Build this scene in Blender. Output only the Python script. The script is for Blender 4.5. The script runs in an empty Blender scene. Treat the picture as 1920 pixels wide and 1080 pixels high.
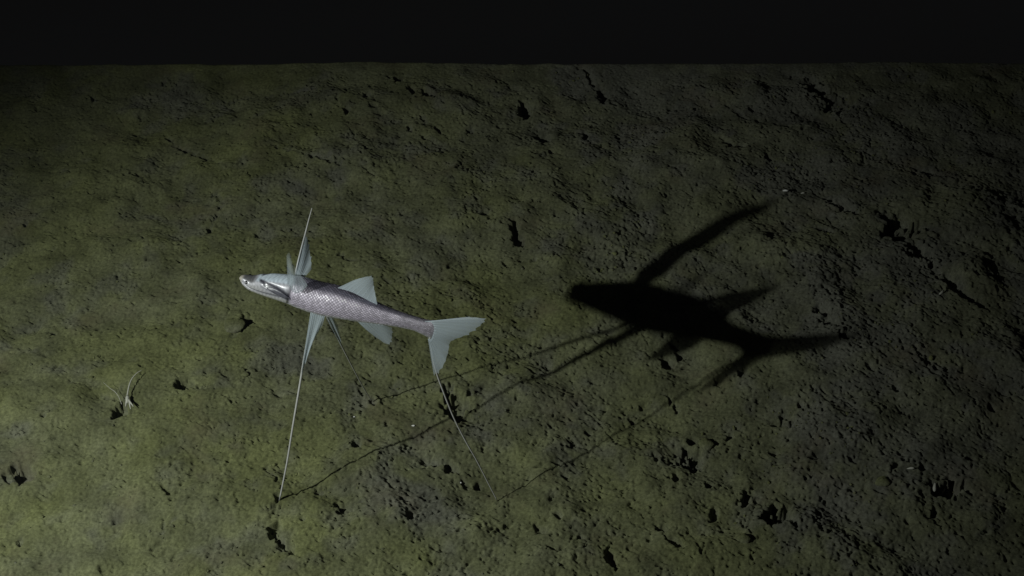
import bpy, math, random
import numpy as np
from mathutils import Vector

random.seed(7)
rng = np.random.default_rng(11)
scene = bpy.context.scene
col = scene.collection

# ------------------------------------------------------------------ camera
PITCH, HFOV, CAM_H = math.radians(40.0), math.radians(35.0), 1.49
cd = bpy.data.cameras.new('camera')
cd.sensor_fit = 'HORIZONTAL'; cd.angle = HFOV; cd.clip_start = 0.05; cd.clip_end = 400
cam = bpy.data.objects.new('camera', cd); col.objects.link(cam)
cam.location = (0, 0, CAM_H); cam.rotation_euler = (math.pi/2 - PITCH, 0, 0)
scene.camera = cam

# ------------------------------------------------------------------ deep water + lamp + exposure
world = bpy.data.worlds.new('World'); scene.world = world; world.use_nodes = True
wb = world.node_tree.nodes['Background']
wb.inputs['Color'].default_value = (1.0, 0.98, 0.97, 1); wb.inputs['Strength'].default_value = 0.0036

LAMP = Vector((-0.95, 0.67, 0.96))              # the submersible's lamp, left of its camera
AIM = Vector((-0.455, 1.225, 0.0))
sd = bpy.data.lights.new('submersible_lamp', 'SPOT')
sd.energy = 61; sd.color = (0.95, 1.0, 0.95)
sd.spot_size = math.radians(79.5); sd.spot_blend = 1.0; sd.shadow_soft_size = 0.0105
lamp = bpy.data.objects.new('submersible_lamp', sd); col.objects.link(lamp)
lamp.location = LAMP; lamp.rotation_euler = (AIM - LAMP).to_track_quat('-Z', 'Y').to_euler()

vs = scene.view_settings
vs.view_transform = 'Standard'; vs.look = 'None'; vs.exposure = 0; vs.gamma = 1; vs.use_curve_mapping = False

# ------------------------------------------------------------------ helpers
FPX = 960/math.tan(HFOV/2)
CAM = np.array([0, 0, CAM_H]); FW = np.array([0, math.cos(PITCH), -math.sin(PITCH)])
RT = np.array([1.0, 0, 0]); UP = np.array([0, math.sin(PITCH), math.cos(PITCH)])
def ray(px, py):
    d = FW + RT*(px-960)/FPX + UP*(540-py)/FPX
    return d/np.linalg.norm(d)
def ground(px, py, z=0.0):
    d = ray(px, py); return CAM + d*((z-CAM_H)/d[2])
def on_plane(px, py, p0, n):
    d = ray(px, py); return CAM + d*(((p0-CAM)@n)/(d@n))
def slant(p): return float((np.asarray(p)-CAM)@FW)

def tag(o, label=None, cat=None, group=None, kind=None):
    if label: o['label'] = label
    if cat: o['category'] = cat
    if group: o['group'] = group
    if kind: o['kind'] = kind
    return o

def link(name, verts, faces, mat, parent=None, smooth=True, attrs=None, loc=None):
    me = bpy.data.meshes.new(name)
    verts = np.asarray(verts, float)
    if loc is not None: verts = verts - np.asarray(loc)
    me.from_pydata(verts.tolist(), [], [list(map(int, f)) for f in faces])
    if attrs:
        for k, a in attrs.items():
            a = np.asarray(a, np.float32)
            if a.ndim == 1:
                me.attributes.new(k, 'FLOAT', 'POINT').data.foreach_set('value', a)
            else:
                c = np.ones((len(a), 4), np.float32); c[:, :3] = a
                me.attributes.new(k, 'FLOAT_COLOR', 'POINT').data.foreach_set('color', c.ravel())
    me.polygons.foreach_set('use_smooth', [smooth]*len(me.polygons))
    me.materials.append(mat); me.update()
    o = bpy.data.objects.new(name, me); col.objects.link(o)
    if parent:
        o.parent = parent
        o.location = np.asarray(loc if loc is not None else (0, 0, 0)) - np.asarray(parent.location)
    elif loc is not None: o.location = loc
    return o

def catmull(pts, n):
    p = np.asarray(pts, float); p = np.vstack([2*p[0]-p[1], p, 2*p[-1]-p[-2]])
    m = len(p)-3; out = []
    for t in np.linspace(0, m-1e-9, n):
        i = int(t); u = t-i; a, b, c, d = p[i:i+4]
        out.append(.5*((2*b)+(-a+c)*u+(2*a-5*b+4*c-d)*u*u+(-a+3*b-3*c+d)*u**3))
    return np.array(out)

def tube(path, radii, sides=8):
    path = np.asarray(path); n = len(path); radii = np.interp(np.linspace(0, 1, n), np.linspace(0, 1, len(radii)), radii)
    V, F = [], []
    ref = np.array([0.31, 0.22, 0.92])
    for i in range(n):
        t = path[min(i+1, n-1)] - path[max(i-1, 0)]; t /= np.linalg.norm(t)+1e-12
        a = np.cross(t, ref); a /= np.linalg.norm(a)+1e-12; b = np.cross(t, a)
        for k in range(sides):
            q = 2*math.pi*k/sides
            V.append(path[i] + radii[i]*(a*math.cos(q)+b*math.sin(q)))
    for i in range(n-1):
        for k in range(sides):
            k2 = (k+1) % sides
            F.append((i*sides+k, i*sides+k2, (i+1)*sides+k2, (i+1)*sides+k))
    F.append(tuple(range(sides))[::-1]); F.append(tuple((n-1)*sides+k for k in range(sides)))
    return V, F

class Mesh:
    def __init__(s): s.v, s.f, s.a = [], [], []
    def add(s, V, F, a=1.0):
        o = len(s.v); s.v += [np.asarray(v) for v in V]; s.f += [tuple(i+o for i in f) for f in F]
        s.a += list(a) if hasattr(a, '__len__') else [a]*len(V)

# ------------------------------------------------------------------ materials
def new_mat(name):
    m = bpy.data.materials.new(name); m.use_nodes = True
    return m, m.node_tree.nodes, m.node_tree.links, m.node_tree.nodes['Principled BSDF']

def mat_sediment(name, attr=True, tint=1.0):
    m, N, L, B = new_mat(name)
    tc = N.new('ShaderNodeTexCoord')
    def noise(sc, det, rough=.6):
        n = N.new('ShaderNodeTexNoise'); n.inputs['Scale'].default_value = sc
        n.inputs['Detail'].default_value = det; n.inputs['Roughness'].default_value = rough
        L.new(tc.outputs['Object'], n.inputs['Vector']); return n
    olive = (0.145*tint, 0.156*tint, 0.066*tint, 1); grey = (0.124*tint, 0.126*tint, 0.100*tint, 1)
    n1 = noise(5, 5)
    mix = N.new('ShaderNodeMix'); mix.data_type = 'RGBA'
    mix.inputs[6].default_value = olive; mix.inputs[7].default_value = grey
    rp = N.new('ShaderNodeMapRange'); rp.inputs[1].default_value = .42; rp.inputs[2].default_value = .66
    L.new(n1.outputs['Fac'], rp.inputs[0])
    if attr:
        at = N.new('ShaderNodeAttribute'); at.attribute_name = 'rough'
        ad = N.new('ShaderNodeMath'); ad.operation = 'MULTIPLY_ADD'; ad.use_clamp = True
        ad.inputs[1].default_value = .45
        L.new(rp.outputs[0], ad.inputs[0]); L.new(at.outputs['Fac'], ad.inputs[2]); L.new(ad.outputs[0], mix.inputs[0])
    else: L.new(rp.outputs[0], mix.inputs[0])
    # brownish and paler blotches, fine grain
    n2 = noise(17, 6); r2 = N.new('ShaderNodeMapRange'); r2.inputs[1].default_value = .3; r2.inputs[2].default_value = .72
    r2.inputs[3].default_value = .62; r2.inputs[4].default_value = 1.32; L.new(n2.outputs['Fac'], r2.inputs[0])
    n3 = noise(260, 3, .7); r3 = N.new('ShaderNodeMapRange'); r3.inputs[1].default_value = .3; r3.inputs[2].default_value = .7
    r3.inputs[3].default_value = .62; r3.inputs[4].default_value = 1.32; L.new(n3.outputs['Fac'], r3.inputs[0])
    mu = N.new('ShaderNodeMath'); mu.operation = 'MULTIPLY'; L.new(r2.outputs[0], mu.inputs[0]); L.new(r3.outputs[0], mu.inputs[1])
    vm = N.new('ShaderNodeVectorMath'); vm.operation = 'SCALE'; L.new(mix.outputs[2], vm.inputs[0]); L.new(mu.outputs[0], vm.inputs['Scale'])
    n4 = noise(9, 4); r4 = N.new('ShaderNodeMapRange'); r4.inputs[1].default_value = .56; r4.inputs[2].default_value = .74; r4.inputs[4].default_value = .45
    L.new(n4.outputs['Fac'], r4.inputs[0])
    mb = N.new('ShaderNodeMix'); mb.data_type = 'RGBA'; mb.inputs[7].default_value = (0.125*tint, 0.105*tint, 0.066*tint, 1)
    L.new(r4.outputs[0], mb.inputs[0]); L.new(vm.outputs[0], mb.inputs[6]); L.new(mb.outputs[2], B.inputs['Base Color'])
    B.inputs['Roughness'].default_value = .95; B.inputs['Specular IOR Level'].default_value = .1; B.inputs['Diffuse Roughness'].default_value = .45
    bp = N.new('ShaderNodeBump'); bp.inputs['Strength'].default_value = .4; bp.inputs['Distance'].default_value = .0022
    L.new(noise(190, 5, .72).outputs['Fac'], bp.inputs['Height']); L.new(bp.outputs[0], B.inputs['Normal'])
    return m

def mat_plain(name, c, rough=.6, spec=.3, var=.2, scale=150, sss=0):
    m, N, L, B = new_mat(name)
    tc = N.new('ShaderNodeTexCoord'); n = N.new('ShaderNodeTexNoise'); n.inputs['Scale'].default_value = scale
    L.new(tc.outputs['Object'], n.inputs['Vector'])
    r = N.new('ShaderNodeMapRange'); r.inputs[3].default_value = 1-var; r.inputs[4].default_value = 1+var; L.new(n.outputs['Fac'], r.inputs[0])
    vm = N.new('ShaderNodeVectorMath'); vm.operation = 'SCALE'; vm.inputs[0].default_value = c
    L.new(r.outputs[0], vm.inputs['Scale']); L.new(vm.outputs[0], B.inputs['Base Color'])
    B.inputs['Roughness'].default_value = rough; B.inputs['Specular IOR Level'].default_value = spec
    return m

def mat_skin():
    m, N, L, B = new_mat('silver_scaled_skin')
    at = N.new('ShaderNodeAttribute'); at.attribute_name = 'skin'
    L.new(at.outputs['Color'], B.inputs['Base Color'])
    B.inputs['Coat Weight'].default_value = .35; B.inputs['Coat Roughness'].default_value = .22; B.inputs['Metallic'].default_value = .06; B.inputs['Roughness'].default_value = .40
    tc = N.new('ShaderNodeTexCoord'); n = N.new('ShaderNodeTexNoise'); n.inputs['Scale'].default_value = 300
    L.new(tc.outputs['Object'], n.inputs['Vector'])
    bp = N.new('ShaderNodeBump'); bp.inputs['Strength'].default_value = .15; bp.inputs['Distance'].default_value = .001
    L.new(n.outputs['Fac'], bp.inputs['Height']); L.new(bp.outputs[0], B.inputs['Normal'])
    return m

def mat_fin(name, c):
    m, N, L, B = new_mat(name)
    out = N['Material Output']
    B.inputs['Base Color'].default_value = (*c, 1); B.inputs['Roughness'].default_value = .5
    tr = N.new('ShaderNodeBsdfTranslucent'); tr.inputs['Color'].default_value = (*c, 1)
    mx = N.new('ShaderNodeMixShader'); mx.inputs[0].default_value = .3
    L.new(B.outputs[0], mx.inputs[1]); L.new(tr.outputs[0], mx.inputs[2])
    tp = N.new('ShaderNodeBsdfTransparent'); m2 = N.new('ShaderNodeMixShader')
    at = N.new('ShaderNodeAttribute'); at.attribute_name = 'film'
    L.new(at.outputs['Fac'], m2.inputs[0]); L.new(tp.outputs[0], m2.inputs[1]); L.new(mx.outputs[0], m2.inputs[2])
    L.new(m2.outputs[0], out.inputs['Surface'])
    return m

M_SED = mat_sediment('olive_grey_sediment')
M_CRUMB = mat_sediment('sediment_crumb', attr=False)
M_SKIN = mat_skin()
M_FIN = mat_fin('blue_white_fin_membrane', (0.58, 0.66, 0.71))
M_RAY = mat_plain('pale_fin_ray', (0.46, 0.46, 0.45), .5, .4, .15)
M_EYE = mat_plain('dark_eye', (0.012, 0.012, 0.016), .15, .6, .1)
M_GILL = mat_plain('dark_gill_plate', (0.075, 0.075, 0.095), .4, .5, .6, 300)
M_STAR = mat_plain('pale_arm', (0.42, 0.42, 0.36), .6, .3, .15)
M_SHELL = mat_plain('white_shell', (0.62, 0.62, 0.58), .45, .4, .2)

# ------------------------------------------------------------------ seabed
X0, X1, Y0, Y1, STEP = -0.96, 0.97, 1.15, 2.42, 0.0014
CREST = ground(960, 122)[1]
def axis(a, b, step, lo, hi, grow=1.15):
    core = np.arange(a, b, step)
    def tail(s, lim):
        out, d, p = [], step, 0.0
        while p < lim: d *= grow; p += d; out.append(s*p)
        return np.array(out)
    return np.concatenate([(a+tail(-1, lo))[::-1], core, core[-1]+tail(1, hi)])
xs = axis(X0, X1, STEP, 14, 14); ys = axis(Y0, Y1, STEP, 9, 30)
nx, ny = len(xs), len(ys)
GX, GY = np.meshgrid(xs, ys)
def field(wl, seed, sharp=2.2, ani=(1, 1)):
    """smooth random field, feature size wl metres, unit variance"""
    r = np.random.default_rng(seed)
    fx = np.fft.rfftfreq(nx)*ani[0]; fy = np.fft.fftfreq(ny)*ani[1]
    k = np.sqrt(fx[None, :]**2 + fy[:, None]**2)*wl/STEP
    w = np.exp(-(k**2)*sharp)
    f = np.fft.irfft2(np.fft.rfft2(r.standard_normal((ny, nx)))*w, s=(ny, nx))
    return (f-f.mean())/f.std()
def smooth(e0, e1, x):
    t = np.clip((x-e0)/(e1-e0), 0, 1); return t*t*(3-2*t)

rough = .85*smooth(-.3, 1.9, field(.10, 1)*.55 + field(.04, 2)*.62 + field(.018, 21)*.42)
greyer = smooth(-.35, .75, GX+.5*(GY-1.55)+field(.3, 41)*.15)     # colour goes from olive to grey towards the right and far side
Z = field(.42, 3)*.006 + field(.15, 4)*.0032 + field(.065, 5)*.0027 + field(.03, 17)*.0017
INNER = smooth(X0-.05, X0+.02, GX)*(1-smooth(X1-.02, X1+.05, GX))*smooth(Y0-.05, Y0+.02, GY)   # finest relief only where the sheet is fine
Z = Z*(.35+.65*INNER); rough = rough*INNER
Z += INNER*(field(.016, 6)*.00032 + field(.0065, 7)*(.00013 + .00028*rough) + field(.0036, 15)*(.00024+.00028*rough))
f2 = field(.0046, 9); Z -= INNER*np.minimum(np.maximum(f2-1.15, 0)*.0064, .0038)*(.58+.40*rough)
f3 = field(.012, 10); Z -= INNER*np.minimum(np.maximum(f3-1.85, 0)*.010, .005)*(.25+.65*rough)
WOB = field(.009, 12); WOB3 = field(.0048, 16); WOB2 = field(.02, 14)
pitmask = np.zeros_like(Z)

def region(cx, cy, r):
    i0, i1 = np.searchsorted(xs, [cx-r, cx+r]); j0, j1 = np.searchsorted(ys, [cy-r, cy+r])
    return slice(j0, j1), slice(i0, i1)
def stamp(px, py, rx, ry, ang=0, depth=None, edge=.34, wob=.34, rim=0):
    """a hollow (depth > 0) or a mound (depth < 0) of elliptical plan, radii as seen from the vehicle"""
    c = ground(px, py); s = slant(c); k = s/FPX; va = math.asin(-ray(px, py)[2])
    R = max(rx, ry)*k*2.4/math.sin(va)
    sl = region(c[0], c[1], R)
    if Z[sl].size == 0: return
    u = (GX[sl]-c[0])/k; v = -(GY[sl]-c[1])*math.sin(va)/k
    a = math.radians(ang); p = (u*math.cos(a)+v*math.sin(a))/rx; q = (-u*math.sin(a)+v*math.cos(a))/ry
    d = np.sqrt(p*p+q*q) + wob*(WOB[sl]*.55+WOB2[sl]*.6+WOB3[sl]*.35)
    if depth is None: depth = min((2.2 if rx < 2.2*ry else 1.15)*min(rx, ry)*k, .026)
    g = 1-smooth(1-edge, 1+edge*.5, d)
    Z[sl] -= depth*g
    if depth > 0: pitmask[sl] = np.maximum(pitmask[sl], g)
    if rim: Z[sl] += rim*np.exp(-((d-1.45)/.35)**2)

# hollows and burrow mouths
for a in [
    (345,729,15,10,-25,.026), (341,738,7,7), (103,625,10,7,-35), (48,898,17,13,20,.024), (22,908,11,6), (30,882,8,5), (66,893,9,6,-20), (228,771,17,11,10,.022), (214,778,9,4), (85,790,7,4,40),
    (200,745,12,4,25), (246,775,7,10), (463,607,11,9,-40,.02), (459,617,5,8,10,.014), (442,632,9,4,-30), (376,680,3,3),
    (970,440,10,17,-28), (900,406,13,5,8), (862,752,20,19,10,.018), (850,718,9,7), (880,730,8,8), (838,742,6,12), (873,775,15,7,20),
    (808,860,20,8,12), (845,868,13,9,25), (870,895,14,6,60), (895,900,8,8), (760,940,10,6), (770,975,7,9,30),
    (1300,848,19,14,25,.022), (1288,832,10,9), (1269,888,6,12,10), (1455,967,22,13,-18,.024), (1492,990,5,8), (1147,1045,8,18,-10), (1015,990,20,8,28),
    (1265,1020,13,8,25), (1244,992,10,9), (1372,806,9,6,-40), (1480,786,14,10,30), (1783,918,22,11,-8,.02), (1730,880,9,6,-20), (1752,958,6,9),
    (1540,426,19,6,22), (1580,380,28,7,27), (1600,392,16,5,25), (1695,430,24,20,35,.026), (1716,462,20,13,45,.022), (1672,412,16,8,50), (1740,430,20,6,32),
    (1792,540,34,8,46,.016), (1812,562,20,5,42), (1762,515,16,7,40), (1758,556,8,3,-30),
    (772,178,9,6,40), (806,190,12,8,30), (750,150,8,8,45), (703,210,8,5,20), (690,186,7,5), (652,214,6,6), (795,227,14,5,40), (768,246,7,5,30), (822,248,10,6,30),
    (795,264,8,5), (775,281,9,4,25), (868,264,5,4), (883,247,5,5), (985,198,12,12,50), (1020,260,13,9,55), (1035,290,7,6), (1036,288,8,9),
    (1130,165,13,7,55), (1100,130,12,5,40), (1098,255,7,9), (1150,190,8,4,20), (1480,140,14,5,25), (1525,160,20,12,35,.014), (1560,185,26,14,40,.01),
    (1745,318,26,5,18), (1682,226,15,4,28), (1390,212,18,5,38), (1410,200,7,5), (1365,265,8,6,30), (1390,272,7,6), (1440,295,9,5,30),
    (305,145,4,4), (172,174,4,4), (260,326,8,7,25), (235,330,5,5), (392,432,10,6,30), (100,470,7,4,-30), (50,420,4,5), (388,225,8,3),
    (325,985,14,4,-35), (308,992,5,9,10), (305,1006,5,4), (36,1013,5,7), (650,957,14,7,15), (635,965,8,5), (678,950,10,4), (545,1035,12,9,40), (520,1000,9,15,10), (528,1025,10,7), (540,1042,16,6,25),
    (522,945,5,9,25,.006), (512,957,9,4,-40,.006), (600,930,8,4), (500,880,8,4,-40), (670,840,9,7,30), (570,985,5,4), (1250,668,13,8,20), (1275,655,8,7), (1268,640,10,5,30),
    (1560,608,22,10,30,.012), (1580,640,10,8), (1630,690,12,6,35), (1700,770,10,6), (1540,590,8,8), (1500,760,8,6), (1300,815,9,10), (1105,797,8,5), (1150,884,8,3,-15),
    (1003,480,5,4), (660,495,22,4,14), (728,530,12,5,20), (640,487,7,4), (1610,745,9,5), (1680,730,7,5), (1450,840,8,5), (1860,760,9,6), (1820,860,10,6), (1600,870,9,5,30),
    (1390,700,9,5,-20), (1220,820,6,4), (1190,770,7,5), (990,890,7,6), (1060,885,9,5), (1045,965,12,6,30), (1090,1010,8,5), (1340,960,6,10,20), (1330,905,8,8), (1400,930,9,12,20),
]:
    px, py, rx, ry = a[:4]; g = 1.32 if rx*ry > 170 else 1.12 if rx*ry > 90 else random.uniform(.8, 1.1)
    stamp(px, py, rx*g, ry*g, a[4] if len(a) > 4 else 0, a[5] if len(a) > 5 else None, edge=random.uniform(.34, .6) if rx < 2.2*ry else .8)
# furrows left by crawling animals
for pts, w in [([(312,255),(345,275),(380,292),(412,308)], 6), ([(520,286),(560,296),(600,305),(640,322)], 5.5), ([(418,178),(470,172),(540,170),(610,175)], 4),
               ([(400,360),(418,385),(404,410),(390,430)], 4), ([(1080,122),(1105,135),(1120,160),(1133,185)], 6), ([(1000,690),(1040,680),(1070,660)], 2.5),
               ([(500,885),(520,905),(535,930)], 4), ([(1230,720),(1260,735),(1275,760)], 5), ([(1745,900),(1752,935),(1748,970)], 5)]:
    for q in catmull(pts, 34): stamp(q[0]+random.gauss(0, 1.8), q[1]+random.gauss(0, 1.2), w*random.uniform(.5, 1.25), w*random.uniform(.4, .8), random.uniform(10, 50), wob=.5, edge=.7, depth=.0024)
# each stilt tip has dented the silt and pushed up a small rim
for fx, fy in [(525,940),(699,754),(935,942)]: stamp(fx, fy, 8, 6, 0, .0035, edge=.7, rim=.0022)
# mounds
for a in [(437,614,30,17,0,-.006), (1830,410,95,60,20,-.013), (1500,490,80,45,10,-.01), (500,840,60,45,0,-.006), (850,820,60,35,20,-.007), (1190,860,70,55,30,-.009), (1320,1040,90,30,0,-.006),
          (240,310,70,55,20,-.007), (690,300,100,40,10,-.007), (460,250,90,40,15,-.006), (1140,420,90,45,15,-.008), (380,960,120,70,0,-.007), (1010,1060,60,50,0,-.008), (880,1010,70,40,0,-.005),
          (1410,440,60,40,30,-.006), (1360,610,60,34,0,-.006), (1580,800,60,45,10,-.006), (1680,960,60,50,0,-.008), (1590,1030,80,40,0,-.006), (1860,640,60,40,30,-.008), (1830,520,40,34,30,-.012)]:
    stamp(*a[:5], depth=a[5], edge=.9, wob=.12)
# innumerable small pits, thicker where the surface is churned
n_pit = 120000
qx = rng.uniform(X0+.02, X1-.02, n_pit); qy = rng.uniform(Y0+.02, Y1-.02, n_pit)
keep = rng.random(n_pit)
for x, y, kx in zip(qx, qy, keep):
    j, i = np.searchsorted(ys, y), np.searchsorted(xs, x)
    if kx > .42 + .5*rough[j, i]**1.3: continue
    r = .00108*math.exp(rng.normal(0, .42)); st = rng.uniform(1, 2.4); a = rng.uniform(0, math.pi)
    sl = region(x, y, r*st*2)
    u = GX[sl]-x; v = GY[sl]-y
    p = (u*math.cos(a)+v*math.sin(a))/(r*st); q = (-u*math.sin(a)+v*math.cos(a))/r
    Z[sl] -= r*rng.uniform(.5, 1.6)*np.exp(-(p*p+q*q)**2)
# far edge of the bench: the slope drops into open water
core_w = smooth(X0-.8, X0, GX)*(1-smooth(X1, X1+.8, GX))
edge = CREST + .001 + field(.25, 31)*.0006*core_w + field(.02, 32)*.0007*core_w
Z *= smooth(.0, .12, edge-GY+.035)*.95+.05
drop = np.maximum(GY-edge, 0)
Z -= np.minimum(drop*drop*40, drop*1.9+.02*0)
verts = np.stack([GX, GY, Z], -1).reshape(-1, 3).astype(np.float32)
me = bpy.data.meshes.new('seabed')
me.vertices.add(len(verts)); me.vertices.foreach_set('co', verts.ravel())
idx = np.arange(nx*ny, dtype=np.int32).reshape(ny, nx)
quads = np.stack([idx[:-1, :-1], idx[:-1, 1:], idx[1:, 1:], idx[1:, :-1]], -1).reshape(-1, 4)
nq = len(quads); me.loops.add(nq*4); me.loops.foreach_set('vertex_index', quads.ravel())
me.polygons.add(nq); me.polygons.foreach_set('loop_start', np.arange(0, nq*4, 4, dtype=np.int32))
me.polygons.foreach_set('loop_total', np.full(nq, 4, np.int32)); me.polygons.foreach_set('use_smooth', np.ones(nq, bool))
me.update(calc_edges=True)
me.attributes.new('rough', 'FLOAT', 'POINT').data.foreach_set('value', np.clip(rough*.5+pitmask*.3+greyer*.6, 0, 1).astype(np.float32).ravel())
me.materials.append(M_SED)
seabed = bpy.data.objects.new('seabed', me); col.objects.link(seabed); tag(seabed, kind='structure')
def zat(x, y):
    j = min(max(np.searchsorted(ys, y), 0), ny-1); i = min(max(np.searchsorted(xs, x), 0), nx-1); return float(Z[j, i])
def on_bed(px, py):
    p = ground(px, py)
    for _ in range(4): p = ground(px, py, zat(p[0], p[1]))
    return p

# crumbs of sediment lying on the bed
def blob(r, k, squash=.7):
    """low lumpy 26-vertex ball"""
    V = [(0, 0, 1)]; F = []
    for a in (50, 90, 130):
        for b in range(6):
            q = math.radians(60*b+a*.4); V.append((math.sin(math.radians(a))*math.cos(q), math.sin(math.radians(a))*math.sin(q), math.cos(math.radians(a))))
    V.append((0, 0, -1)); V = np.array(V)
    V *= (1+k.normal(0, .17, len(V)))[:, None]; V *= np.array([k.uniform(.7, 1.4), k.uniform(.7, 1.4), squash])*r
    for b in range(6):
        F.append((0, 1+b, 1+(b+1) % 6)); F.append((19, 13+(b+1) % 6, 13+b))
        for t in (1, 7): F.append((t+b, t+6+b, t+6+(b+1) % 6, t+(b+1) % 6))
    return V, F
CV, CF = [], []
off = 0
for _ in range(9000):
    x, y = rng.uniform(X0+.03, X1-.03), rng.uniform(Y0+.03, CREST-.02)
    j, i = np.searchsorted(ys, y), np.searchsorted(xs, x)
    if rng.random() > .12+rough[j, i]: continue
    r = .0010*math.exp(rng.normal(0, .45)); V, F = blob(min(r, .005), rng)
    CV.append(V+np.array([x, y, Z[j, i]+r*.25])); CF += [tuple(a+off for a in f) for f in F]; off += len(V)
tag(link('sediment_crumbs', np.vstack(CV), CF, M_CRUMB), kind='stuff')

# ------------------------------------------------------------------ tripod fish
NOSE = np.array([-.300, 1.373, .349]); TAIL = np.array([-.080, 1.323, .330])
ax = TAIL-NOSE; ax[2] = 0; ax /= np.linalg.norm(ax)
LAT = np.array([ax[1], -ax[0], 0.])                  # the flank that faces the vehicle
def mid(px, py, off=0.0): return on_plane(px, py, NOSE+LAT*off, LAT)
fish = bpy.data.objects.new('tripod_fish', None); col.objects.link(fish)
fish.location = ground(611, 846); fish.empty_display_size = .05
tag(fish, 'silver grey tripod fish standing on three long thin fin rays above the seabed', 'fish')

prof = np.array([  # px, py of the midline, half depth as seen, width ratio
    (449,521.5,1.2,.9),(452,521.8,5,.9),(456,523,8,.95),(463,526.2,11,1.0),(472,530,13.5,1.08),(484,532.5,16,1.05),(500,534.5,19.5,1.0),(520,537.5,22.5,.96),(545,542.5,25.5,.92),(570,550,27,.9),
    (600,559,28,.88),(635,566.5,28,.86),(665,575,25.5,.84),(695,584,21.5,.8),(725,592.5,17,.74),(755,600.5,14,.66),(782,608,13.2,.56),(800,614.5,15.5,.42),(812,618,18.5,.24),(820,620,18.5,.13),(826,620,14,.07),(830,618,3,.04)])
NS, NP = 560, 176
t_in = np.concatenate([[0], np.cumsum(np.hypot(np.diff(prof[:, 0]), np.diff(prof[:, 1])))])
tt = np.linspace(0, t_in[-1], NS)
def interp(c):                                        # monotone-ish cubic through the stations
    y = prof[:, c]; m = np.gradient(y, t_in); k = np.clip(np.searchsorted(t_in, tt)-1, 0, len(y)-2)
    h = t_in[k+1]-t_in[k]; u = (tt-t_in[k])/h
    return (2*u**3-3*u**2+1)*y[k]+(u**3-2*u**2+u)*h*m[k]+(-2*u**3+3*u**2)*y[k+1]+(u**3-u**2)*h*m[k+1]
SX, SY, SH, SW = [interp(c) for c in range(4)]; SH = SH*np.interp(SX, [450, 620, 700, 838], [1.05, 1.05, .97, .94])
spine = np.array([mid(a, b) for a, b in zip(SX, SY)])
tang = np.gradient(spine, axis=0); tang /= np.linalg.norm(tang, axis=1)[:, None]
upv = np.array([0, 0, 1.])-tang*tang[:, 2:3]; upv /= np.linalg.norm(upv, axis=1)[:, None]
k = np.array([slant(p) for p in spine])/FPX
HH = np.maximum(SH, .5)*k/np.sqrt(math.cos(PITCH)**2+(np.clip(SW, .05, 2)*math.sin(PITCH))**2); HW = HH*np.clip(SW, .04, 2)
ph = np.linspace(-math.pi, math.pi, NP, endpoint=False)     # 0 = back, +90 deg = flank facing the vehicle
PH, S_ = np.meshgrid(ph, SX); DEG = np.degrees(PH)
arc = np.concatenate([[0], np.cumsum(np.linalg.norm(np.diff(spine, axis=0), axis=1))])
# scales: a diamond lattice of overlapping plates behind the gill cover
girth = np.interp(SX, [550, 640, 760, 838], [1, 1, .62, .62])
du = arc[:, None]/.0038; dv = PH/(2*math.pi)*58*np.ones_like(du)
A = du+dv*.5; Bq = du-dv*.5
fa, fb = A-np.floor(A), Bq-np.floor(Bq)
lead = np.minimum(fa, fb); trail = np.minimum(1-fa, 1-fb)
scaled = smooth(548, 562, S_)*(1-smooth(826, 838, S_))
hsh = (np.sin(np.floor(A)*127.1+np.floor(Bq)*311.7)*43758.5) % 1
bump_h = scaled*((.00042*(.7+.6*hsh))*(.35*(fa+fb)*.5+smooth(0, .3, trail)) - .0004*0)
# head relief: mouth slit, cheek hollow, gill slit
def line(px_pts, deg_pts, w_s, w_d):
    d = np.interp(S_, px_pts, deg_pts); ends = smooth(px_pts[0]-w_s, px_pts[0]+w_s, S_)*(1-smooth(px_pts[-1]-w_s, px_pts[-1]+w_s, S_))
    return np.exp(-((np.abs(DEG)-d)/w_d)**2)*ends
mouth = line([450, 470, 500, 532], [88, 96, 100, 98], 3, 7)
streak1 = line([492, 510, 530, 552], [22, 46, 62, 88], 4, 11)
streak2 = line([502, 520, 540, 556], [52, 68, 86, 106], 4, 9)
gill = np.exp(-((S_-(551-(np.abs(DEG)-70)*.06))/3.2)**2)*smooth(25, 50, np.abs(DEG))*(1-smooth(125, 140, np.abs(DEG)))
brow = np.exp(-((np.abs(DEG)-30)/16)**2)*smooth(470, 486, S_)*(1-smooth(505, 530, S_))
bump_h += -.0011*mouth-.0010*streak1-.0007*streak2-.0014*gill+.0006*brow
cb, sb = np.cos(PH), np.sin(PH)
sq = (np.abs(cb)**2.3+np.abs(sb)**2.3)**(-1/2.3)
rad_h = HH[:, None]*sq+bump_h; rad_w = HW[:, None]*sq+bump_h
BV = spine[:, None, :]+upv[:, None, :]*(rad_h*cb)[..., None]+LAT[None, None, :]*(rad_w*sb)[..., None]
aD = np.abs(DEG)
def mixc(a, b, t): return a*(1-t[..., None])+np.asarray(b)*t[..., None]
C = np.broadcast_to(np.array([.15, .14, .185]), BV.shape).copy()                      # dusky back
C = mixc(C, (.52, .475, .56), smooth(16, 40, aD)); C = mixc(C, (.41, .37, .455), smooth(62, 95, aD)); C = mixc(C, (.42, .43, .43), smooth(108, 134, aD))
C = mixc(C, (.20, .19, .21), smooth(690, 790, S_)*.5)
net = scaled*(1-smooth(.03, .26, trail)); C *= (1-.46*net)[..., None]
C *= (1+scaled*(.34*smooth(.25, .6, trail)+.5*(hsh-.5)))[..., None]
blot = .5+.5*np.sin(S_*.047+1.3*np.sin(DEG*.031+S_*.021))*np.cos(DEG*.043+S_*.013+.8)
C *= (1-.14*blot)[..., None]
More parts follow.
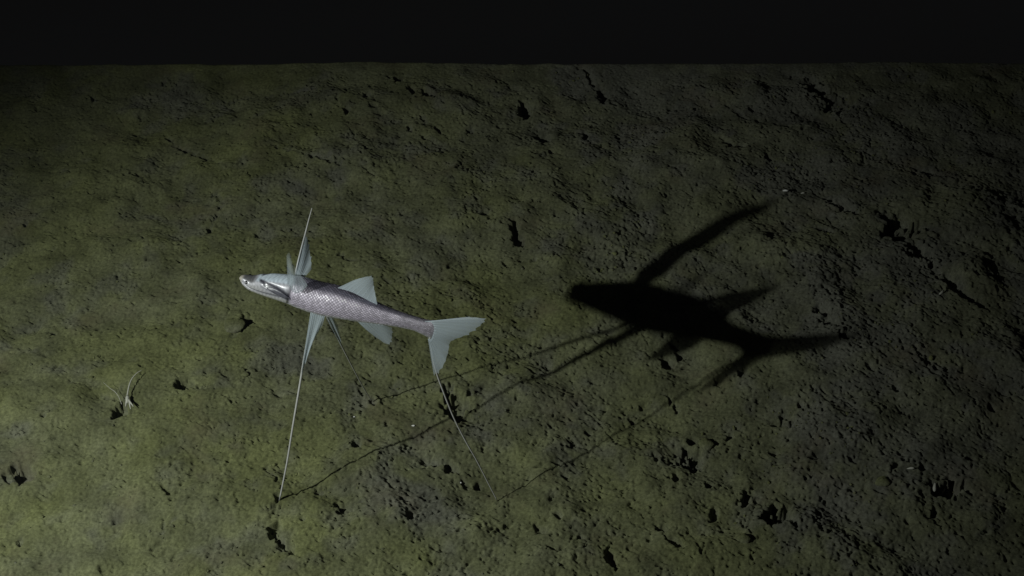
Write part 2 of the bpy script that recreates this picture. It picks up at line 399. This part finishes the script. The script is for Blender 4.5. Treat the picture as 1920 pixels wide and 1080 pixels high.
C *= (1+.45*np.exp(-((S_-742)/9)**2-((DEG-48)/22)**2)+.25*np.exp(-((S_-655)/45)**2-((DEG-44)/13)**2))[..., None]   # bright patch by the tail; highlight painted into colour along near flank
head = 1-smooth(546, 556, S_)
HC = np.broadcast_to(np.array([.34, .34, .375]), BV.shape).copy()
HC = mixc(HC, (.56, .64, .72), smooth(481, 490, S_)*(1-smooth(24, 40, aD)))             # pale blue crown
HC = mixc(HC, (.12, .12, .125), (1-smooth(476, 486, S_))*(1-smooth(34, 56, aD)))       # dark snout
HC = mixc(HC, (.36, .36, .37), np.exp(-((aD-72)/16)**2)*(1-smooth(488, 512, S_))*smooth(458, 470, S_))
HC = mixc(HC, (.45, .42, .36), (1-smooth(453, 458, S_))*.9)                            # pale lip
HC = mixc(HC, (.40, .40, .38), np.exp(-((aD-114)/9)**2)*(1-smooth(545, 556, S_))*.8)    # pale jaw edge
cheek = smooth(0, 9, aD-np.interp(S_, [495, 552], [24, 66]))*smooth(0, 9, np.interp(S_, [495, 552], [66, 112])-aD)*smooth(492, 504, S_)
HC = mixc(HC, (.13, .13, .155), cheek*.85)
HC = mixc(HC, (.04, .04, .055), np.clip(streak1*1.1+streak2*1.0+gill*.7+mouth*.7, 0, 1))
HC *= (1+.18*np.sin(S_*.9+np.sin(DEG*.07)*3)*np.sin(DEG*.11+S_*.13))[..., None]
C = mixc(C, (0, 0, 0), head)+HC*head[..., None]
C = mixc(C, (.30, .33, .36), smooth(806-(aD-60)*.06, 826-(aD-60)*.06, S_)*.6)          # fades into the tail membrane
BF = []
for i in range(NS-1):
    for j in range(NP):
        j2 = (j+1) % NP; BF.append((i*NP+j, i*NP+j2, (i+1)*NP+j2, (i+1)*NP+j))
BF.append(tuple(range(NP))[::-1]); BF.append(tuple((NS-1)*NP+j for j in range(NP)))
link('body', BV.reshape(-1, 3), BF, M_SKIN, fish, attrs={'skin': np.clip(C, 0.01, .8).reshape(-1, 3)})
def skin_pt(px, deg, lift=0.0):
    i = int(np.argmin(np.abs(SX-px))); j = int(np.argmin(np.abs(ph-math.radians(deg))))
    p = BV[i, j]; n = p-spine[i]; return p+n/np.linalg.norm(n)*lift
# eyes (tiny) and gill covers on both flanks
for s in (1, -1):
    c = skin_pt(464, 62*s, -.0006)
    V, F = [], []
    for a in range(1, 8):
        for b in range(12):
            th, q = math.pi*a/8, 2*math.pi*b/12; V.append(c+.0019*np.array([math.sin(th)*math.cos(q), math.sin(th)*math.sin(q), math.cos(th)]))
    for a in range(6):
        for b in range(12): F.append((a*12+b, a*12+(b+1) % 12, (a+1)*12+(b+1) % 12, (a+1)*12+b))
    F.append(tuple(range(12))); F.append(tuple(72+b for b in range(12))[::-1])
    link('eye', V, F, M_EYE, fish)
    V, F = [], []; n1, n2 = 22, 14
    for a in range(n1):
        u = a/(n1-1)
        for b in range(n2):
            w = b/(n2-1); half = 25*math.sin(math.pi*min(.12+u*.80, .94))**.7
            dg = (62+u*30)+(w-.5)*2*half*.62; pxx = 508+u*40+6*math.sin(math.pi*w)*u
            V.append(skin_pt(pxx, dg*s, -.0006+.0026*math.sin(math.pi*w)**.5*(.25+.75*u)*(1 if a < n1-1 else .2)))
    for a in range(n1-1):
        for b in range(n2-1): F.append((a*n2+b, a*n2+b+1, (a+1)*n2+b+1, (a+1)*n2+b))
    g = link('gill_cover', V, F, M_GILL, fish)
    so = g.modifiers.new('thickness', 'SOLIDIFY'); so.thickness = .0008

def fin(name, roots, tips, film=(.95, .35), rays=9, ray_r=(.0004, .00012), sub=5, extra=None, mid_pts=None, mat=None):
    """membrane stretched between rays (each a thin tube); long single rays come in extra"""
    m = Mesh(); R = catmull(roots, rays); T = catmull(tips, rays); Q = catmull(mid_pts, rays) if mid_pts is not None else None
    nst = 14; W = (rays-1)*sub+1; G = np.zeros((nst, W, 3)); FA = np.zeros((nst, W))
    Rw, Tw = catmull(R, W), catmull(T, W); Qw = catmull(Q, W) if Q is not None else None
    jit = np.random.default_rng(len(name)*7+rays).uniform(-.05, .04, rays)
    nrm = np.cross(Tw[W//2]-Rw[W//2], Rw[-1]-Rw[0]+Tw[-1]-Tw[0]); nrm /= np.linalg.norm(nrm)+1e-9
    for a in range(nst):
        u = a/(nst-1)
        for b in range(W):
            if Qw is None: p = Rw[b]*(1-u)+Tw[b]*u
            else: p = Rw[b]*(1-u)**2+Qw[b]*2*u*(1-u)+Tw[b]*u*u
            w = b/(W-1); between = abs(math.sin(math.pi*b/sub))
            p = p+(Tw[b]-Rw[b])*(u**3)*(jit[b//sub]*(1-between)+jit[min(b//sub+1, rays-1)]*0-.05*between)
            G[a, b] = p+nrm*.0009*math.sin(math.pi*w*3+u*2)*u
            fr = 1 - .25*math.sin(17*w+3*math.sin(9*w))*u**4
            FA[a, b] = (film[0]*(1-u**2.6)+film[1]*u**2.6)*(1-.14*between)*(1-.55*max(0, (w-.82)/.18)*u)*fr
    F = [(a*W+b, a*W+b+1, (a+1)*W+b+1, (a+1)*W+b) for a in range(nst-1) for b in range(W-1)]
    V1 = G.reshape(-1, 3)
    m.add(V1+nrm*.00012, F, FA.ravel()*.84); m.add(V1-nrm*.00012, [f[::-1] for f in F], FA.ravel()*.84)
    for r in range(rays):
        pth = G[:, r*sub]; m.add(*tube(pth[:-1], ray_r, 5), a=np.repeat(np.linspace(min(1, film[0]), film[1]*.8, nst-1), 5))
    f = link(name, m.v, m.f, mat or M_FIN, fish, attrs={'film': m.a})
    if extra:
        for nm, pth, rad in extra: link(nm, *tube(pth, rad, 8), M_RAY, f if False else fish)
    return f

def back(p, d): v = p-CAM; return p+v/np.linalg.norm(v)*d      # further along the fan, away from the vehicle
# dorsal, anal and tail fins stand in the fish's middle plane
fin('dorsal_fin', [mid(*p) for p in [(634,540),(660,548),(688,562),(706,572)]], [mid(*p) for p in [(666,525),(697,516),(701,538),(708,568)]], (1, .6), 10)
fin('anal_fin', [mid(*p) for p in [(664,596),(682,602),(700,606),(716,609)]], [back(mid(*p), d) for p, d in [((690,620),.012),((726,648),.030),((736,634),.022),((735,616),.006)]], (1, .6), 8)
fin('caudal_fin', [mid(*p, .0034) for p in [(797,603),(808,604),(814,614),(812,628),(808,636),(803,635)]],
    [mid(*p) for p in [(880,595),(912,598),(900,612),(872,630),(846,642),(842,660),(831,689),(814,704)]], (1, .6), 16, sub=4)
def leg_path(pts, base, foot, n=44):
    d = np.asarray(foot)-np.asarray(base); nn = np.cross(d, RT); nn /= np.linalg.norm(nn)
    return catmull([on_plane(a, b, np.asarray(base), nn) for a, b in pts], n)
foot1, foot2, foot3 = on_bed(524, 938), on_bed(697, 752), on_bed(933, 940)
b3 = mid(811, 638)
p3 = leg_path([(806,630),(809,655),(816,690),(829,728),(850,781),(872,825),(893,862),(913,901),(933,940)], b3, foot3)
link('tail_fin_ray', *tube(p3, (.0014, .0012, .0010, .0008, .0007), 8), M_RAY, fish)
# pelvic fins: near one and far one, each running out into a stilt
b1 = mid(592, 586, .010)
p1 = leg_path([(587,588),(583,606),(577,636),(570,675),(560,735),(549,800),(538,868),(524,938)], b1, foot1)
link('pelvic_fin_ray', *tube(p1, (.0016, .0016, .0014, .0013, .0012, .0010), 8), M_RAY, fish)
dn = np.cross(foot1-b1, RT); dn /= np.linalg.norm(dn)
PL = lambda a, b: back(on_plane(a, b, b1, dn), -.0024)
fin('pelvic_fin', [PL(*p) for p in [(583,586),(592,583),(603,585),(609,590)]], [PL(*p) for p in [(564,706),(570,690),(583,650),(602,616)]], (1, .6), 8,
    mid_pts=[PL(*p) for p in [(574,640),(583,632),(594,616),(607,602)]])
b2 = mid(612, 586, -.012)
p2 = leg_path([(608,584),(618,602),(630,627),(645,657),(662,690),(680,724),(697,752)], b2, foot2)
link('pelvic_fin_ray', *tube(p2, (.0012, .0010, .0008, .0006), 8), M_RAY, fish)
dn2 = np.cross(foot2-b2, RT); dn2 /= np.linalg.norm(dn2)
PL2 = lambda a, b: back(on_plane(a, b, b2, dn2), -.0020)
fin('pelvic_fin', [PL2(*p) for p in [(606,584),(613,586),(620,588)]], [PL2(*p) for p in [(640,648),(641,644),(634,612)]], (.85, .5), 6)
# pectoral fins: raised like antennae behind the head
tipf = np.array([-.213, 1.385, .443])
rootf = mid(556, 527, -.017)
dp = np.cross(tipf-rootf, RT); dp /= np.linalg.norm(dp)
PF = lambda a, b: on_plane(a, b, rootf, dp)
fin('pectoral_fin', [back(PF(*p), -.002) for p in [(551,526),(557,527),(562,530)]], [back(PF(*p), d) for p, d in [((572,440),-.002),((577,445),.003),((583,475),.005),((584,503),.006)]], (1, .75), 9)
pp = [(553,528),(556,505),(563,475),(572,440),(579,412),(585,390)]
pth = catmull([PF(*p) for p in pp], 24)
link('pectoral_fin_ray', *tube(pth, (.0013, .0012, .0009, .0004), 6), M_RAY, fish)
pth2 = catmull([back(PF(*p), d) for p, d in zip(pp, (.004, .016, .027, .030, .024, .007))], 24)
Vb = np.concatenate([pth, pth2]); Fb = [(i, i+1, 25+i, 24+i) for i in range(23)]
shadow_blade = link('pectoral_fin', Vb, Fb, M_FIN, fish, attrs={'film': np.concatenate([np.linspace(.9, .75, 24)]*2)})  # added blade, unseen behind the ray, to widen the ray's cast shadow
so = shadow_blade.modifiers.new('thickness', 'SOLIDIFY'); so.thickness = .0004
rootn = mid(556, 543, .021); tipn = rootn+np.array([-.012, .0, .075])
dq = np.cross(tipn-rootn, RT); dq /= np.linalg.norm(dq)
PN = lambda a, b: on_plane(a, b, rootn, dq)
fin('pectoral_fin', [PN(*p) for p in [(540,532),(550,548),(564,548),(576,536)]], [PN(*p) for p in [(537,478),(543,470),(553,500),(572,522)]], (.42, .08), 8, ray_r=(.0004, .0001))

# ------------------------------------------------------------------ small animals and shells on the bed
star_at = on_bed(240, 757)
star = bpy.data.objects.new('brittle_star', None); col.objects.link(star); star.location = star_at; star.empty_display_size = .02
tag(star, 'pale brittle star raising two thin curved arms at the mouth of a dark burrow', 'brittle star')
SP = lambda a, b, dy=0: on_plane(a, b, star_at+np.array([0, dy, .003]), np.array([0, -.30, .95]))
link('disc', *tube([SP(238,756), SP(238.5,750), SP(239,745), SP(239,741)], (.0010, .0024, .0026, .0011), 8), M_STAR, star)
link('arm', *tube(catmull([SP(238,746), SP(240,733), SP(243,720), SP(248,709), SP(257,699), SP(266,694)], 20), (.0011, .0009, .0006, .0002), 6), M_STAR, star)
link('arm', *tube(catmull([SP(228,758), SP(223,745), SP(216,735), SP(205,727), SP(194,717)], 20), (.0004, .0004, .0002), 6), M_STAR, star)
link('arm', *tube(catmull([SP(240,748), SP(244,754), SP(248,759), SP(250,762, -.006)], 10), (.0014, .0012, .0005), 6), M_STAR, star)
link('arm', *tube(catmull([SP(238,749), SP(236.5,755), SP(236,759), SP(235,762)], 10), (.0013, .001, .0005), 6), M_STAR, star)
link('arm', *tube(catmull([SP(242,751), SP(243,757), SP(244,763), SP(245,767)], 10), (.0012, .001, .0005), 6), M_STAR, star)

def chip(px, py, r, label, seed, ratio=.6, ang=0.0, mat=M_SHELL, name='shell_fragment', cat='shell', lift=.35):
    """a curved broken flake with thickness"""
    k = np.random.default_rng(seed); p = on_bed(px, py); V, F = [], []; n = 9
    for s in (1, -1):
        for ring in (.45, 1):
            for b in range(n):
                q = 2*math.pi*b/n; rr = r*ring*(1+.18*math.sin(q*2+seed)+.12*math.sin(q*3+seed*2))
                x, y = rr*math.cos(q), rr*ratio*math.sin(q)
                V.append((x*math.cos(ang)-y*math.sin(ang), x*math.sin(ang)+y*math.cos(ang), r*(.45-.4*ring**2)+s*r*.07+lift*r+x*.25))
        V.append((0, 0, r*.47+s*r*.07+lift*r))
    m = 2*n+1
    for s in (0, 1):
        for b in range(n):
            c = (b+1) % n; o = s*m
            f1, f2 = (o+m-1, o+b, o+c), (o+b, o+n+b, o+n+c, o+c)
            F += [f1, f2] if s == 0 else [f1[::-1], f2[::-1]]
    for b in range(n): c = (b+1) % n; F.append((n+b, m+n+b, m+n+c, n+c))
    o = link(name, np.array(V), F, mat); o.location = p
    return tag(o, label, cat, 'shell bits on the seabed' if cat == 'shell' else None)
chip(1472,359,.0042, 'bright white shell chip on dark mud above the long fin shadow', 1, .6, -.5)
chip(1505,363,.0028, 'dull grey shell crumb right of the bright white chip', 2, mat=M_STAR)
chip(775,799,.0024, 'tiny white shell speck on the thin line of the near leg shadow', 3)
chip(863,906,.0022, 'tiny white shell speck left of the tail ray foot', 4)
chip(652,947,.0018, 'tiny white shell speck on churned mud right of the near foot', 5)
chip(1765,551,.0058, 'slender pale shell splinter beside the long dark hollow at right', 6, .28, .6, M_STAR)
chip(1752,916,.0060, 'broad pale shell flake at left lip of the lower right burrow', 7, .45, 1.2, M_STAR)
chip(1768,922,.0062, 'narrow pale shell flake leaning inside the lower right burrow', 8, .35, .9, M_STAR)
chip(1708,880,.0045, 'flat greyish shell flake left of a small hole at lower right', 9, .4, 0, M_STAR)
chip(664,782,.0016, 'tiny pale shell speck below the far leg foot', 10)

def lump(px, py, r, label, seed, sq=.6):
    k = np.random.default_rng(seed); p = on_bed(px, py); V, F = [], []; nt, nb = 12, 20
    o1, o2 = k.uniform(0, 6, 2)
    for a in range(nt+1):
        th = math.pi*a/nt
        for b in range(nb):
            q = 2*math.pi*b/nb; d = np.array([math.sin(th)*math.cos(q), math.sin(th)*math.sin(q), math.cos(th)])
            w = 1+.10*math.sin(3*d[0]+o1+2*d[2])+.08*math.sin(5*d[1]+o2)+.05*math.sin(11*d[0]-7*d[2]+o2)+k.normal(0, .012)
            V.append(d*np.array([1, .85, sq])*r*w)
    for a in range(nt):
        for b in range(nb): F.append((a*nb+b, (a+1)*nb+b, (a+1)*nb+(b+1) % nb, a*nb+(b+1) % nb))
    o = link('sediment_lump', np.array(V), F, M_CRUMB); o.location = p+np.array([0, 0, r*sq*.25])
    return tag(o, label, 'sediment lump', 'lumps of sediment on the seabed')
lump(441,611,.0150, 'smooth grey sediment lump with a black triangular shadow left of the near leg', 1, .42)
lump(1325,835,.0105, 'rounded mud lump at right rim of the dark burrow below the fish shadow', 2)
lump(1395,1012,.0090, 'small mud lump near the lower edge left of a wide burrow', 3)
lump(1655,905,.0090, 'low mud lump on plain mud left of the shell filled burrow', 4)

# ------------------------------------------------------------------ faint haze of the water itself
HZ = 0.0065
if HZ:
    V = [(x, y, z) for x in (-18, 18) for y in (-11, 36) for z in (-66, 1.75)]
    F = [(0,1,3,2),(4,6,7,5),(0,4,5,1),(2,3,7,6),(0,2,6,4),(1,5,7,3)]
    hm = bpy.data.materials.new('water_haze'); hm.use_nodes = True; N = hm.node_tree.nodes; N.clear()
    o_ = N.new('ShaderNodeOutputMaterial'); pv = N.new('ShaderNodeVolumePrincipled')
    pv.inputs['Color'].default_value = (.75, .88, 1, 1); pv.inputs['Density'].default_value = HZ
    hm.node_tree.links.new(pv.outputs[0], o_.inputs['Volume'])
    tag(link('haze', V, F, hm, smooth=False), kind='stuff')
